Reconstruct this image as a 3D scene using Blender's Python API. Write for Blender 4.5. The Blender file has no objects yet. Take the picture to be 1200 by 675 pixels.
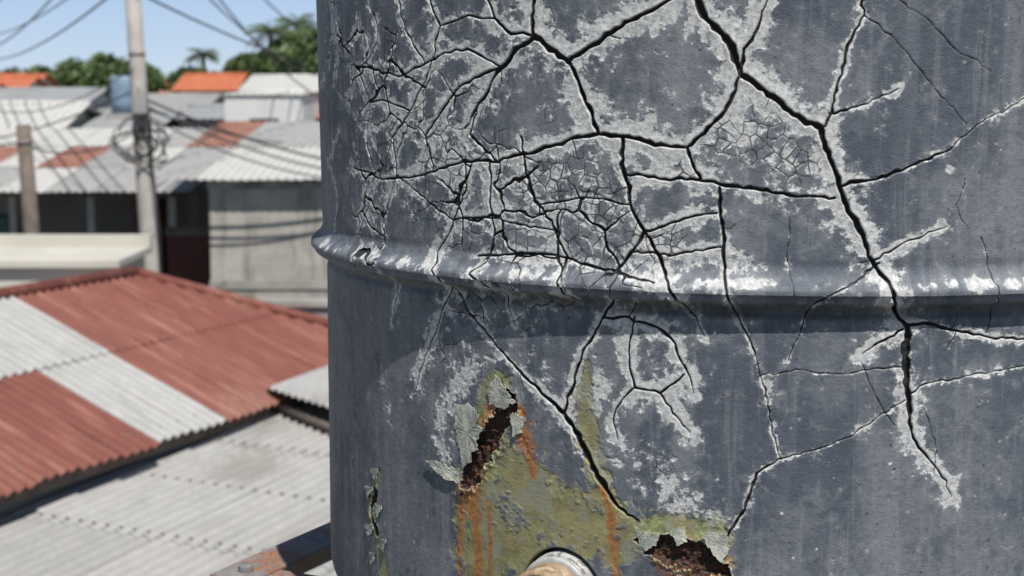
import bpy, bmesh, math, random
import numpy as np
from mathutils import Vector, Matrix
random.seed(7); rng=np.random.RandomState(11)
scn=bpy.context.scene
ZC=6.0
# ---------------------------------------------------------------- node helper
class G:
    def __init__(s,name):
        s.m=bpy.data.materials.new(name); s.m.use_nodes=True
        s.t=s.m.node_tree; s.n=s.t.nodes; s.l=s.t.links
        s.b=s.n['Principled BSDF']
    def put(s,sock,v):
        if isinstance(v,bpy.types.NodeSocket): s.l.new(v,sock)
        elif isinstance(v,(tuple,list)):
            v=tuple(v)
            if sock.type=='RGBA' and len(v)==3: v=v+(1,)
            sock.default_value=v
        else: sock.default_value=v
    def math(s,op,a,b=0.0,clamp=False):
        n=s.n.new('ShaderNodeMath'); n.operation=op; n.use_clamp=clamp
        s.put(n.inputs[0],a); s.put(n.inputs[1],b); return n.outputs[0]
    def add(s,a,b): return s.math('ADD',a,b)
    def sub(s,a,b): return s.math('SUBTRACT',a,b)
    def mul(s,a,b): return s.math('MULTIPLY',a,b)
    def step(s,v,lo,hi,a=0.0,b=1.0):
        n=s.n.new('ShaderNodeMapRange'); n.interpolation_type='SMOOTHSTEP'
        s.put(n.inputs['Value'],v); n.inputs['From Min'].default_value=lo; n.inputs['From Max'].default_value=hi
        n.inputs['To Min'].default_value=a; n.inputs['To Max'].default_value=b; return n.outputs['Result']
    def noise(s,vec,scale,detail=4,rough=.55,dist=0,col=False):
        n=s.n.new('ShaderNodeTexNoise'); n.inputs['Scale'].default_value=scale; n.inputs['Detail'].default_value=detail
        n.inputs['Roughness'].default_value=rough; n.inputs['Distortion'].default_value=dist
        if vec is not None: s.l.new(vec,n.inputs['Vector'])
        return n.outputs['Color'] if col else n.outputs['Fac']
    def mix(s,f,a,b,mode='MIX'):
        n=s.n.new('ShaderNodeMix'); n.data_type='RGBA'; n.blend_type=mode
        s.put(n.inputs[0],f); s.put(n.inputs[6],a); s.put(n.inputs[7],b); return n.outputs[2]
    def attr(s,name,vec=False):
        n=s.n.new('ShaderNodeAttribute'); n.attribute_name=name
        return n.outputs['Vector'] if vec else n.outputs['Fac']
    def obj(s): return s.n.new('ShaderNodeTexCoord').outputs['Object']
    def scale(s,vec,sc):
        n=s.n.new('ShaderNodeMapping'); n.inputs['Scale'].default_value=sc; s.l.new(vec,n.inputs['Vector']); return n.outputs[0]
    def bump(s,h,strength,dist):
        n=s.n.new('ShaderNodeBump'); n.inputs['Strength'].default_value=strength; n.inputs['Distance'].default_value=dist
        s.l.new(h,n.inputs['Height']); s.l.new(n.outputs[0],s.b.inputs['Normal'])
    def out(s,col,rough=.7,metal=0.0,spec=.5):
        s.put(s.b.inputs['Base Color'],col); s.put(s.b.inputs['Roughness'],rough); s.put(s.b.inputs['Metallic'],metal)
        s.put(s.b.inputs['Specular IOR Level'],spec); return s.m

def simple(name,c1,c2,scale=2.0,rough=.8,c3=None,sc3=.6,lo3=.55,bump=.0,detail=4):
    g=G(name); o=g.obj()
    c=g.mix(g.step(g.noise(o,scale,detail,.6),.35,.65),c1,c2)
    if c3: c=g.mix(g.step(g.noise(o,sc3,5,.65),lo3,lo3+.08),c,c3)
    if bump: g.bump(g.noise(o,scale*6,3),bump,.02)
    return g.out(c,rough)

# ---------------------------------------------------------------- mesh helpers
def link(o,parent=None):
    scn.collection.objects.link(o)
    if parent: o.parent=parent
    return o
def empty(name):
    e=bpy.data.objects.new(name,None); e.empty_display_size=.2; return link(e)
def mesh_obj(name,verts,faces,mat,parent=None,smooth=False):
    me=bpy.data.meshes.new(name); me.from_pydata([tuple(v) for v in verts],[],faces)
    me.materials.append(mat); me.update()
    if smooth: me.polygons.foreach_set('use_smooth',[True]*len(me.polygons))
    return link(bpy.data.objects.new(name,me),parent)
def box(name,x0,x1,y0,y1,z0,z1,mat,parent=None,bev=0.0):
    bm=bmesh.new(); bmesh.ops.create_cube(bm,size=1)
    for v in bm.verts: v.co=Vector((x0+(v.co.x+.5)*(x1-x0),y0+(v.co.y+.5)*(y1-y0),z0+(v.co.z+.5)*(z1-z0)))
    if bev: bmesh.ops.bevel(bm,geom=bm.edges[:],offset=bev,segments=2,affect='EDGES')
    me=bpy.data.meshes.new(name); bm.to_mesh(me); bm.free(); me.materials.append(mat)
    return link(bpy.data.objects.new(name,me),parent)
def lathe(name,prof,mat,parent=None,seg=48,mtx=None):
    vs=[];fs=[]
    for (r,z) in prof:
        for i in range(seg):
            a=2*math.pi*i/seg; v=Vector((r*math.cos(a),r*math.sin(a),z))
            vs.append(mtx@v if mtx else v)
    for j in range(len(prof)-1):
        for i in range(seg):
            k=(i+1)%seg; fs.append((j*seg+i,j*seg+k,(j+1)*seg+k,(j+1)*seg+i))
    return mesh_obj(name,vs,fs,mat,parent,True)
def tube(name,pts,r,mat,parent=None,seg=8,cap=True):
    vs=[];fs=[]; n=len(pts); pts=[Vector(p) for p in pts]
    rs=r if isinstance(r,(list,tuple)) else [r]*n
    for i,p in enumerate(pts):
        d=(pts[min(i+1,n-1)]-pts[max(i-1,0)]).normalized()
        a=d.cross(Vector((0,0,1)) if abs(d.z)<.9 else Vector((1,0,0))).normalized(); b=d.cross(a)
        for k in range(seg):
            t=2*math.pi*k/seg; vs.append(p+(a*math.cos(t)+b*math.sin(t))*rs[i])
    for i in range(n-1):
        for k in range(seg):
            q=(k+1)%seg; fs.append((i*seg+k,i*seg+q,(i+1)*seg+q,(i+1)*seg+k))
    if cap: fs.append(tuple(range(seg))[::-1]); fs.append(tuple((n-1)*seg+k for k in range(seg)))
    return mesh_obj(name,vs,fs,mat,parent,True)
def corrugated(name,P0,U,V,mat,parent=None,pitch=.076,amp=.009,seg=6,rows=4,wob=.0,clip=None):
    """sheet from P0 spanning U (across the waves) and V (along the waves); valleys collect dirt ('trough')"""
    P0=Vector(P0);U=Vector(U);V=Vector(V); nrm=U.cross(V).normalized()
    if nrm.z<0: nrm=-nrm
    nu=max(6,int(U.length/pitch*seg)); vs=[];fs=[];tr=[]
    ph=random.random()*6
    for j in range(rows+1):
        for i in range(nu+1):
            a=i/nu;b=j/rows; cw=math.cos(2*math.pi*a*U.length/pitch)
            h=amp*cw+wob*math.sin(a*U.length*2.1+ph+b*3)*math.sin(b*5+ph)
            p=P0+U*a+V*b
            if clip:p=clip(p,a,b)
            vs.append(p+nrm*h); tr.append(.5-.5*cw)
    for j in range(rows):
        for i in range(nu):
            q=j*(nu+1)+i; fs.append((q,q+1,q+nu+2,q+nu+1))
    o=mesh_obj(name,vs,fs,mat,parent,True)
    a=o.data.attributes.new('trough','FLOAT','POINT'); a.data.foreach_set('value',np.array(tr,np.float32))
    return o

# ---------------------------------------------------------------- camera
PITCH=math.radians(7.24); FPX=1900.0
cam=bpy.data.cameras.new('camera'); co=link(bpy.data.objects.new('camera',cam))
co.location=(0,0,ZC); co.rotation_euler=(math.radians(90)-PITCH,0,0)
cam.lens=57; cam.sensor_width=36; cam.clip_start=.05; cam.clip_end=6000
cam.dof.use_dof=True; cam.dof.focus_distance=1.58; cam.dof.aperture_fstop=10
scn.camera=co
# ---------------------------------------------------------------- light
SUN_EL=60; SUN_AZ=20
az=math.radians(SUN_AZ); el=math.radians(SUN_EL)
sd=Vector((math.sin(az)*math.cos(el),-math.cos(az)*math.cos(el),math.sin(el)))
sun=bpy.data.lights.new('sun','SUN'); sun.energy=5.0; sun.angle=math.radians(.53); sun.color=(1,.96,.90)
so=link(bpy.data.objects.new('sun',sun)); so.rotation_euler=sd.to_track_quat('Z','Y').to_euler(); so.location=(4,-6,20)
w=bpy.data.worlds.new('World'); scn.world=w; w.use_nodes=True
T=w.node_tree; sky=T.nodes.new('ShaderNodeTexSky'); sky.sky_type='NISHITA'; sky.sun_disc=False
sky.sun_elevation=el; sky.sun_rotation=math.radians(180-SUN_AZ); sky.air_density=1.0; sky.dust_density=.6; sky.ozone_density=1.5
tc=T.nodes.new('ShaderNodeTexCoord'); sx=T.nodes.new('ShaderNodeSeparateXYZ'); T.links.new(tc.outputs['Generated'],sx.inputs[0])
mr=T.nodes.new('ShaderNodeMapRange'); mr.interpolation_type='SMOOTHSTEP'; T.links.new(sx.outputs[2],mr.inputs['Value'])
mr.inputs['From Min'].default_value=0.03; mr.inputs['From Max'].default_value=.20; mr.inputs['To Min'].default_value=0; mr.inputs['To Max'].default_value=1
m2=T.nodes.new('ShaderNodeMapRange'); T.links.new(sx.outputs[2],m2.inputs['Value']); m2.inputs['From Min'].default_value=0; m2.inputs['From Max'].default_value=.06
hz=T.nodes.new('ShaderNodeMix'); hz.data_type='RGBA'; T.links.new(m2.outputs[0],hz.inputs[0]); hz.inputs[6].default_value=(9.2,11.0,12.8,1); hz.inputs[7].default_value=(6.3,8.9,12.9,1)
mx=T.nodes.new('ShaderNodeMix'); mx.data_type='RGBA'; T.links.new(mr.outputs[0],mx.inputs[0]); T.links.new(hz.outputs[2],mx.inputs[6]); T.links.new(sky.outputs[0],mx.inputs[7])
T.links.new(mx.outputs[2],T.nodes['Background'].inputs[0]); T.nodes['Background'].inputs[1].default_value=.066
scn.view_settings.view_transform='Standard'; scn.view_settings.look='None'; scn.view_settings.exposure=0

# ================================================================ WATER TANK
CX,CY,R=.318,2.015,.55
A0=math.atan2(-CY,-CX)
def chart(u,v):
    """survey of the photograph -> position on the tank wall: arc length s (m) and height z (m, relative to eye level)"""
    u=np.asarray(u,float);v=np.asarray(v,float)
    a=(u-600)/FPX; b=(337.5-v)/FPX
    dx=a; dy=math.cos(PITCH)+b*math.sin(PITCH); dz=-math.sin(PITCH)+b*math.cos(PITCH)
    A=dx*dx+dy*dy; B=dx*CX+dy*CY; C=CX*CX+CY*CY-R*R
    t=(B-np.sqrt(np.maximum(B*B-A*C,0)))/A
    x=dx*t-CX; y=dy*t-CY; z=dz*t
    th=(np.arctan2(y,x)-A0+math.pi)%(2*math.pi)-math.pi
    return R*th,z
PX=.00079
RIBZ=-.193
def wall_r(z):
    z=np.asarray(z,float)
    r=np.where(z>RIBZ,R+.004*np.clip((z-RIBZ)/.3,0,1),R-.004)
    q=(z-RIBZ)
    rib=np.where(q>0,1/(1+(q/.0120)**4),1/(1+(np.abs(q)/.0090)**9))*.0150
    r=r+rib-.0030*np.exp(-((q+.017)/.005)**2)-.001*np.exp(-((q-.026)/.006)**2)
    lo=np.clip((-.57-z)/.05,0,1); r=r-.05*(1-np.sqrt(np.clip(1-lo**2,0,1)))
    hi=np.clip((z-.40)/.14,0,1); r=r-.42*hi**2.2
    r=r+.0035*np.exp(-((z-.30)/.012)**2)
    return r
ds=.0008
s_d=np.arange(math.radians(-52)*R,math.radians(33)*R,ds)
s_l=np.arange(math.radians(-84)*R,math.radians(-52)*R,.0013)
s_b=np.linspace(math.radians(33)*R,math.radians(276)*R,110)[1:-1]
S=np.concatenate([s_l,s_d,s_b]); NT=len(S)
z_b=np.concatenate([np.full(4,-.62),np.arange(-.62,-.47,.0016)])
z_d=np.arange(-.47,.115,ds); z_u=np.linspace(.115,.54,40)[1:]
Z=np.concatenate([z_b,z_d,z_u]); NZ=len(Z)
ND=len(s_l)+len(s_d)
sS=S[:ND]
shape=(NZ,NT)
CR=np.full(shape,.05,np.float32); LIP=np.zeros(shape,np.float32); GRV=np.zeros(shape,np.float32)
LIME=np.zeros(shape,np.float32); F1=np.zeros(shape,np.float32); F2=np.zeros(shape,np.float32)
ALG=np.zeros(shape,np.float32); RST=np.zeros(shape,np.float32); HOLE=np.full(shape,.05,np.float32)
SS,ZZ=np.meshgrid(S,Z); SS=SS.astype(np.float32); ZZ=ZZ.astype(np.float32)
def vnoise(ss,zz,freq,seed):
    r=np.random.RandomState(seed); Tt=r.rand(256,256).astype(np.float32)
    x=ss*freq+1000;y=zz*freq+1000; xi=np.floor(x).astype(np.int32);yi=np.floor(y).astype(np.int32)
    fx=(x-xi);fy=(y-yi);fx=fx*fx*(3-2*fx);fy=fy*fy*(3-2*fy)
    a=Tt[xi&255,yi&255];b=Tt[(xi+1)&255,yi&255];c=Tt[xi&255,(yi+1)&255];d=Tt[(xi+1)&255,(yi+1)&255]
    return a+(b-a)*fx+(c-a)*fy+(a-b-c+d)*fx*fy
def fbm(freq,octs,seed,sx=1.0,sz=1.0,gain=.6):
    o=0;am=1;tot=0
    for k in range(octs):
        th=.5+k*.9; xs=SS*sx;zs=ZZ*sz
        if sx==sz: xr=xs*math.cos(th)-zs*math.sin(th); zr=xs*math.sin(th)+zs*math.cos(th)
        else: xr,zr=xs+.006*vnoise(SS,ZZ,6,seed+50),zs
        o=o+am*(vnoise(xr,zr,freq*2.03**k,seed+k)-.5); tot+=am; am*=gain
    return (o/tot*1.5).astype(np.float32)
def window(x0,x1,z0,z1):
    i0,i1=np.searchsorted(sS,[x0,x1]); j0,j1=np.searchsorted(Z,[z0,z1])
    return slice(j0,j1),slice(i0,i1)
def seg_eval(ax,az_,bx,bz,wa,wb,reach):
    sl=window(min(ax,bx)-reach,max(ax,bx)+reach,min(az_,bz)-reach,max(az_,bz)+reach)
    ss=sS[sl[1]][None,:]; zz=Z[sl[0]][:,None]
    if ss.size==0 or zz.size==0: return None
    dx,dz=bx-ax,bz-az_; L=dx*dx+dz*dz+1e-12
    t=np.clip(((ss-ax)*dx+(zz-az_)*dz)/L,0,1)
    d=np.sqrt((ss-ax-t*dx)**2+(zz-az_-t*dz)**2)
    return sl,d,wa+(wb-wa)*t
def jag(pts,amp=1.3,step=6):
    out=[]
    for (a,b) in zip(pts[:-1],pts[1:]):
        L=math.hypot(b[0]-a[0],b[1]-a[1]); n=max(1,int(L/step)); nx,ny=-(b[1]-a[1])/(L+1e-6),(b[0]-a[0])/(L+1e-6)
        k=rng.uniform(-1,1)*amp*1.6
        for i in range(n):
            t=i/n; o=rng.normal()*amp*.6*(1 if i else .3)+k*math.sin(t*math.pi)
            wj=(a[2]+(b[2]-a[2])*t)*(1+rng.uniform(-.35,.35))
            out.append((a[0]+(b[0]-a[0])*t+nx*o,a[1]+(b[1]-a[1])*t+ny*o,wj))
    out.append(pts[-1]); return out
twig_src=[]
def crack(pts,lw=10,la=.9,amp=1.3,twigs=True):
    P=jag([(p[0],p[1],p[2]) for p in pts],amp)
    s,z=chart([p[0] for p in P],[p[1] for p in P])
    for i in range(len(P)-1):
        wa,wb=P[i][2]*PX*.5*.90,P[i+1][2]*PX*.5*.90
        reach=max(.022,lw*PX*2.6)
        r=seg_eval(s[i],z[i],s[i+1],z[i+1],wa,wb,reach)
        if r is None: continue
        sl,d,wd=r
        CR[sl]=np.minimum(CR[sl],d-wd)
        dep=np.minimum(wd*2.8,.0055)
        GRV[sl]=np.maximum(GRV[sl],dep*np.clip(1-(d-wd*.6)/(wd*.5+.0004),0,1))
        LIP[sl]=np.maximum(LIP[sl],np.clip(wd*.62,0,.0017)*np.exp(-(np.maximum(d-wd,0)/.0065)))
        if la>0:
            LIME[sl]=np.maximum(LIME[sl],la*np.exp(-(np.maximum(d-wd,0)/(lw*PX))**1.2))
        if twigs and wa>.0010 and rng.rand()<.022: twig_src.append((P[i],P[i+1]))
C=crack
W_=15
C([(810,-14,7),(822,12,8),(838,32,8),(858,55,9),(868,88,7),(890,103,6),(925,130,6),(962,150,7),(972,185,6),(985,222,6),(1005,265,6),(1022,305,5),(1040,330,5),(1050,362,5),(1065,384,6)],20,1.15)
C([(1066,382,5),(1065,400,10),(1063,425,11),(1064,455,8),(1068,490,5),(1076,520,3),(1100,550,1.8),(1118,584,1)],12,1.1)
C([(1065,383,4),(1090,380,4),(1130,390,3),(1165,397,2.5),(1215,398,2)],8,.95)
C([(1060,386,3),(1038,400,2.5),(1012,416,1)],12,1.1)
C([(868,84,5),(872,58,4),(890,28,3),(905,-10,2)],18,1.1)
C([(800,-10,4),(772,8,5),(740,24,5),(702,50,5),(668,72,6),(645,58,7),(627,43,8),(606,58,6),(588,80,5),(575,102,4),(560,126,4),(546,150,3)],22,1.15)
C([(627,43,6),(625,20,5),(632,-12,4)],18,1.15)
C([(627,43,4),(600,40,3),(582,22,3),(568,-12,2.5)],16,1.15)
C([(668,72,6),(680,100,5),(694,132,5),(702,157,5),(730,160,5),(768,170,5),(805,173,4),(820,160,4),(845,136,4),(862,106,4),(868,88,4)],22,1.15)
C([(702,157,5),(665,165,4),(620,180,4),(585,190,4),(545,188,3.5),(510,201,3),(450,210,2.5),(415,196,2)],W_,1.1)
C([(805,173,4),(815,200,4),(822,212,4),(850,217,4),(885,221,4),(930,230,3.5),(978,232,3)],15,1.1)
C([(730,160,5),(731,200,5),(739,240,4),(755,270,4),(771,297,4),(786,330,3.5),(795,350,3)],15,1.1)
C([(733,204,3),(780,210,3),(822,212,3)],12,1.1)
C([(755,270,4),(740,296,3.5),(722,318,3)],13,1.1)
C([(755,271,3),(790,260,2.5),(840,250,2)],12,1.1)
C([(843,220,4),(846,260,4),(848,300,4),(853,340,3),(868,380,2),(886,420,1.6),(900,470,1.5),(908,515,1.3),(916,540,1.3)],6,.85)
C([(1008,-12,2.5),(1012,18,2.5),(991,60,3),(981,100,3),(967,148,3)],6,.85)
C([(985,219,4),(1015,212,4),(1045,203,3.5),(1090,186,3),(1112,176,1.5),(1140,150,1),(1180,128,1),(1215,108,1)],5.5,.8)
C([(972,133,2.5),(1010,122,1.6),(1052,104,1)],8,.9)
C([(1025,305,2.5),(1065,282,1.6),(1112,264,.8)],10,1.1)
C([(1012,18,1.3),(1060,60,1),(1098,108,1),(1132,146,1)],2,.2)
C([(1040,-10,1),(1085,22,1),(1120,60,1),(1160,84,.8)],2,.1)
C([(1150,278,1.2),(1160,320,1.2),(1166,360,1.2),(1158,392,1)],3,.3)
C([(1068,462,2),(1100,448,1.4),(1140,441,1.2),(1212,428,1)],5,.75)
C([(1062,430,1.4),(1000,438,1.1),(940,435,1),(888,443,1)],3,.4)
C([(1030,308,2.5),(990,335,2),(955,352,1.8),(938,392,1.2),(924,424,1)],5,.6)
C([(1062,470,1.5),(1000,512,1),(950,530,1),(912,540,1.4),(886,556,3.5),(872,598,4),(846,640,3.5)],5.5,.8)
C([(1010,425,1),(1030,470,1),(1050,500,1)],3,.2)
C([(925,255,1.2),(922,300,1),(930,345,1)],4,.5)
C([(1085,480,1),(1100,530,1),(1098,560,.8)],3,.2)
C([(1130,210,.8),(1120,240,.8),(1135,268,.8)],3,.2)
C([(388,-10,3),(398,40,3),(420,78,3.5),(436,120,3),(431,165,3),(440,200,2.5),(432,238,2),(420,275,2)],12,1.0)
C([(398,40,2.5),(386,70,2),(376,110,2)],8,.8)
C([(420,78,3),(470,90,2.5),(500,74,3),(523,62,3),(556,60,2.5),(588,78,2.5)],13,1.05)
C([(503,-10,3),(518,30,3),(512,60,3),(500,96,3),(482,130,3),(462,160,3),(466,205,2.5),(452,250,2.5),(448,300,2)],13,1.05)
C([(588,80,4),(545,98,3),(518,132,3),(500,160,3),(508,200,3)],14,1.1)
C([(500,74,2),(480,40,2.5),(470,0,2.5),(466,-15,2)],11,.95)
C([(520,30,2),(550,18,2.5),(582,22,2.5)],11,.95)
C([(436,0,2),(445,30,2),(440,60,2),(424,80,2)],10,.9)
C([(560,126,3),(552,158,3),(585,190,3)],13,1.1)
C([(436,120,2.5),(455,118,2),(482,130,2.5)],11,1)
C([(546,189,3),(548,218,3),(532,258,3),(512,296,3),(526,332,3)],13,1.1)
C([(574,192,4),(575,230,3.5),(580,270,3),(574,300,2.5),(560,318,2.5)],13,1.1)
C([(611,160,2.5),(616,200,3),(630,240,3),(651,270,3),(664,300,3),(660,330,3),(672,352,2)],13,1.1)
C([(466,205,2),(500,232,2),(532,258,2),(580,256,2),(651,270,2)],12,1.05)
C([(400,150,2),(386,190,2),(398,232,2),(392,270,2)],8,.8)
C([(630,240,2),(680,232,2),(739,240,2)],12,1.05)
C([(560,300,3),(610,296,3),(664,302,3),(722,318,3),(770,330,2)],14,1.1)
C([(740,296,2),(785,300,2.3),(848,290,2)],11,1.05)
C([(526,332,3),(546,368,2.6),(575,402,2.6),(602,432,3),(636,466,4),(658,486,6),(680,522,8),(698,560,8),(718,590,5),(746,611,2.5)],11,.95)
C([(658,486,4.5),(671,450,3.5),(681,412,3),(700,382,3),(718,352,2.5)],9,.9)
C([(526,336,3),(508,384,2.2),(490,430,1.8),(480,462,1)],12,1.05)
C([(704,373,3),(735,372,3),(768,384,3),(790,404,3),(802,432,2.6),(812,462,1)],13,1.1)
C([(742,372,2),(736,402,2),(736,432,2),(742,455,2.5),(772,462,2.5),(800,440,2)],13,1.1)
C([(742,455,2.5),(718,486,1.8),(722,516,1)],12,1.1)
C([(772,462,2.5),(792,490,1.8),(808,508,1)],12,1.1)
C([(795,350,2.2),(815,372,1.6),(825,395,1)],8,.9)
C([(560,320,2.2),(590,345,1.7),(600,380,1)],10,.95)
C([(450,300,2),(462,340,1.7),(455,380,1.3)],7,.7)
for (a,b) in list(twig_src):
    ang=math.atan2(b[1]-a[1],b[0]-a[0])+random.choice([-1,1])*rng.uniform(.9,1.5)
    p=(a[0],a[1]); pts=[(p[0],p[1],1.3)]
    for k in range(rng.randint(2,4)):
        ang+=rng.normal()*.3; p=(p[0]+math.cos(ang)*9,p[1]+math.sin(ang)*9); pts.append((p[0],p[1],1.1-.2*k))
    crack(pts,4,.4,.8,False)
def blob(F,pts,amp=1.0,power=2.0):
    s,z=chart([p[0] for p in pts],[p[1] for p in pts]); rr=[p[2]*PX for p in pts]
    n=len(pts)
    for i in range(max(1,n-1)):
        k=min(i+1,n-1)
        r=seg_eval(s[i],z[i],s[k],z[k],rr[i],rr[k],max(rr)*2.3)
        if r is None: continue
        sl,d,rw=r; F[sl]=np.maximum(F[sl],amp*np.exp(-(d/rw)**power))
blob(F1,[(400,60,70),(470,120,90),(540,200,90),(640,270,70),(740,290,50)],1.0,4)
blob(F1,[(430,150,60),(430,280,50)],1.0,4)
blob(F1,[(520,360,40),(640,350,40)],.8,3)
blob(F2,[(625,215,30),(690,205,26),(705,262,40),(690,296,30)],1.0,4)
blob(F2,[(850,160,30),(890,165,42),(935,200,24)],1.0,4)
blob(F2,[(540,240,30),(560,280,26)],.8,3); blob(F2,[(800,200,14)],.8,3); blob(F2,[(780,286,24)],.8,3)
blob(F2,[(480,240,26)],.7,3); blob(F2,[(640,128,16)],.7,3)
blob(F2,[(800,420,20)],.6,3); blob(F2,[(760,545,26)],.6,3); blob(F2,[(520,410,22)],.6,3)
fL=fbm(26,4,60); fM=fbm(115,4,70); fBig=fbm(7,4,80); fStr=fbm(130,4,90,1.0,.07,.7); fStr2=fbm(40,3,95,1.0,.08)
def vor_edge(x,y,seed,jit=.96):
    Tr=np.random.RandomState(seed).rand(256,256,2).astype(np.float32)
    xi=np.floor(x).astype(np.int32);yi=np.floor(y).astype(np.int32); fx=(x-xi).astype(np.float32);fy=(y-yi).astype(np.float32)
    best=np.full(x.shape,9,np.float32); mx_=np.zeros_like(best);my_=np.zeros_like(best);gi=np.zeros(x.shape,np.int32);gj=np.zeros(x.shape,np.int32)
    for j in (-1,0,1):
        for i in (-1,0,1):
            o=Tr[(xi+i)&255,(yi+j)&255]; rx=i+.5+(o[:,0]-.5)*jit-fx; ry=j+.5+(o[:,1]-.5)*jit-fy; d=rx*rx+ry*ry
            m=d<best; best=np.where(m,d,best); mx_=np.where(m,rx,mx_);my_=np.where(m,ry,my_);gi=np.where(m,i,gi);gj=np.where(m,j,gj)
    md=np.full(x.shape,9,np.float32)
    for j in range(-2,3):
        for i in range(-2,3):
            ii_=gi+i;jj_=gj+j; o=Tr[(xi+ii_)&255,(yi+jj_)&255]; rx=ii_+.5+(o[:,0]-.5)*jit-fx; ry=jj_+.5+(o[:,1]-.5)*jit-fy
            ex=rx-mx_;ey=ry-my_; l=np.sqrt(ex*ex+ey*ey)
            dd=(mx_+rx)*.5*ex/(l+1e-9)+(my_+ry)*.5*ey/(l+1e-9); md=np.where((l>1e-4)&(dd<md),dd,md)
    return md
HAIR=np.full(shape,.05,np.float32)
def net(mask,cell,wmax,seed,lw,la,brk,warp=.006,hair=False):
    idx=np.nonzero(mask>.12); x=SS[idx];y=ZZ[idx]
    wx=(vnoise(x,y,40,seed+1)-.5)*warp+(vnoise(x,y,140,seed+3)-.5)*warp*.35; wy=(vnoise(x,y,40,seed+2)-.5)*warp+(vnoise(x,y,140,seed+4)-.5)*warp*.35
    d=vor_edge((x+wx)/cell+50,(y+wy)/cell+50,seed)*cell
    wid=wmax*.5*(mask[idx]*1.25-.25+(vnoise(x,y,1/cell*.9,seed+5)-.5)*brk)
    if hair: HAIR[idx]=np.minimum(HAIR[idx],d-wid)
    else:
        CR[idx]=np.minimum(CR[idx],d-wid)
        GRV[idx]=np.maximum(GRV[idx],np.clip(wid,0,1)*2.0*np.clip(1-(d-wid*.5)/.0009,0,1))
        LIP[idx]=np.maximum(LIP[idx],np.clip(wid*.5,0,.0010)*np.exp(-(np.maximum(d-wid,0)/.005)))
    LIME[idx]=np.maximum(LIME[idx],la*mask[idx]*np.clip(.75+wid/wmax,0,1)*np.exp(-(d/lw)**1.2))
net(F1,.047,.0020,401,.0100,1.0,1.6,.016)
net(F2,.0125,.0011,402,.0034,.82,1.5,.006,True)
net(np.clip(F1*.8-.1,0,1),.0240,.0009,403,.004,.5,2.6,.009,True)
for p,a in [([(850,150,24),(890,160,40),(940,205,22)],.56),([(640,210,34),(700,225,34),(700,285,30)],.50),
            ([(545,420,30),(520,480,26),(512,530,24)],.62),([(560,370,40),(600,400,30)],.42),([(735,400,26),(760,450,40),(800,440,24)],.42),
            ([(730,520,30),(765,560,34),(800,590,30)],.62),([(840,600,22),(838,640,22)],.62),([(780,110,26),(740,130,16)],.30),([(640,125,20)],.42),
            ([(820,300,34),(880,310,26)],.42),([(890,240,40)],.30),([(490,250,30),(470,200,30)],.45),([(600,250,34),(570,290,30)],.45),([(440,420,16),(455,500,10)],.34),
            ([(620,400,26),(640,440,20)],.42),([(700,440,16),(700,480,16)],.55),([(880,380,20)],.25),([(1090,330,50)],.20),([(560,40,40)],.3),([(1000,240,12),(1040,320,12)],.4)]:
    blob(LIME,p,a)
q=ZZ-RIBZ
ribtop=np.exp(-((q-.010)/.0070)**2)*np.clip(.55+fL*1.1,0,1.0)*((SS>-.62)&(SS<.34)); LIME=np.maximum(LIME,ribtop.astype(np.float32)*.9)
for k in range(34):
    u,v=rng.uniform(400,1190),rng.uniform(10,660); blob(LIME,[(u,v,rng.uniform(1.2,3.4))],rng.uniform(.5,.9))
blob(LIME,[(1113,197,6)],1.2)  # white glare spot, painted in through the lime mask
LIME*=np.clip(1.0+fL*1.15,.45,1.35)
RIB_SHADE=(np.exp(-((q+.0175)/.0065)**4)*np.clip(.72+fL*1.2,.15,1)*np.clip((SS+.36)/.12,.25,1)*np.clip((.26-SS)/.1,.5,1)).astype(np.float32)  # painted shade under the rib, broken by noise like crease soiling
for p,a in [([(580,450,20),(570,500,42),(560,560,42),(556,640,42),(562,700,46)],1.0),([(600,560,46),(640,600,54),(690,620,48)],.95),
            ([(686,425,7),(682,470,12),(690,520,18),(700,570,20),(720,605,20)],.9),([(610,640,44),(560,650,44)],1.0),
            ([(740,625,26),(790,620,20),(840,630,20),(838,665,22)],1.0),([(440,552,6),(430,590,13),(440,640,13),(450,690,13)],.85),([(720,650,28)],.9)]:
    blob(ALG,p,a)
for p,a in [([(582,480,26),(560,530,24),(548,575,18),(556,640,9),(558,690,8)],1.05),([(605,490,18),(616,524,15),(622,560,5)],.95),([(538,575,8),(535,640,5),(535,690,4)],.8),
            ([(715,600,8),(718,640,8),(722,690,7)],.85),([(790,655,36),(830,665,26),(835,690,20)],1.0),([(700,570,6),(716,604,8)],.7),([(569,590,6),(571,630,5),(571,690,3)],.8),([(600,640,16)],.35),([(850,655,10),(850,690,6)],.7)]:
    blob(RST,p,a)
nA=vnoise(SS,ZZ,90,1)-.5; nB=vnoise(SS,ZZ,260,2)-.5; nC=vnoise(SS,ZZ,700,3)-.5; nL=vnoise(SS,ZZ,9,4)-.5
def hole(pts):
    s,z=chart([p[0] for p in pts],[p[1] for p in pts]); rr=[p[2]*PX for p in pts]
    for i in range(len(pts)-1):
        r=seg_eval(s[i],z[i],s[i+1],z[i+1],rr[i],rr[i+1],.045)
        if r is None: continue
        sl,d,rw=r; HOLE[sl]=np.minimum(HOLE[sl],d-rw)
hole([(602,476,6),(588,490,14),(572,512,17),(560,535,19),(548,560,14),(540,574,8)])
hole([(752,634,6),(775,645,15),(800,652,20),(828,662,17),(846,668,12)])
hole([(590,462,4),(600,470,5)]); hole([(436,575,2),(432,600,4),(438,625,3)])
HOLE+= (nA*.010+nB*.006+nC*.003).astype(np.float32)*(HOLE<.04)
hin=np.clip(-HOLE/.004,0,1)
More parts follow.
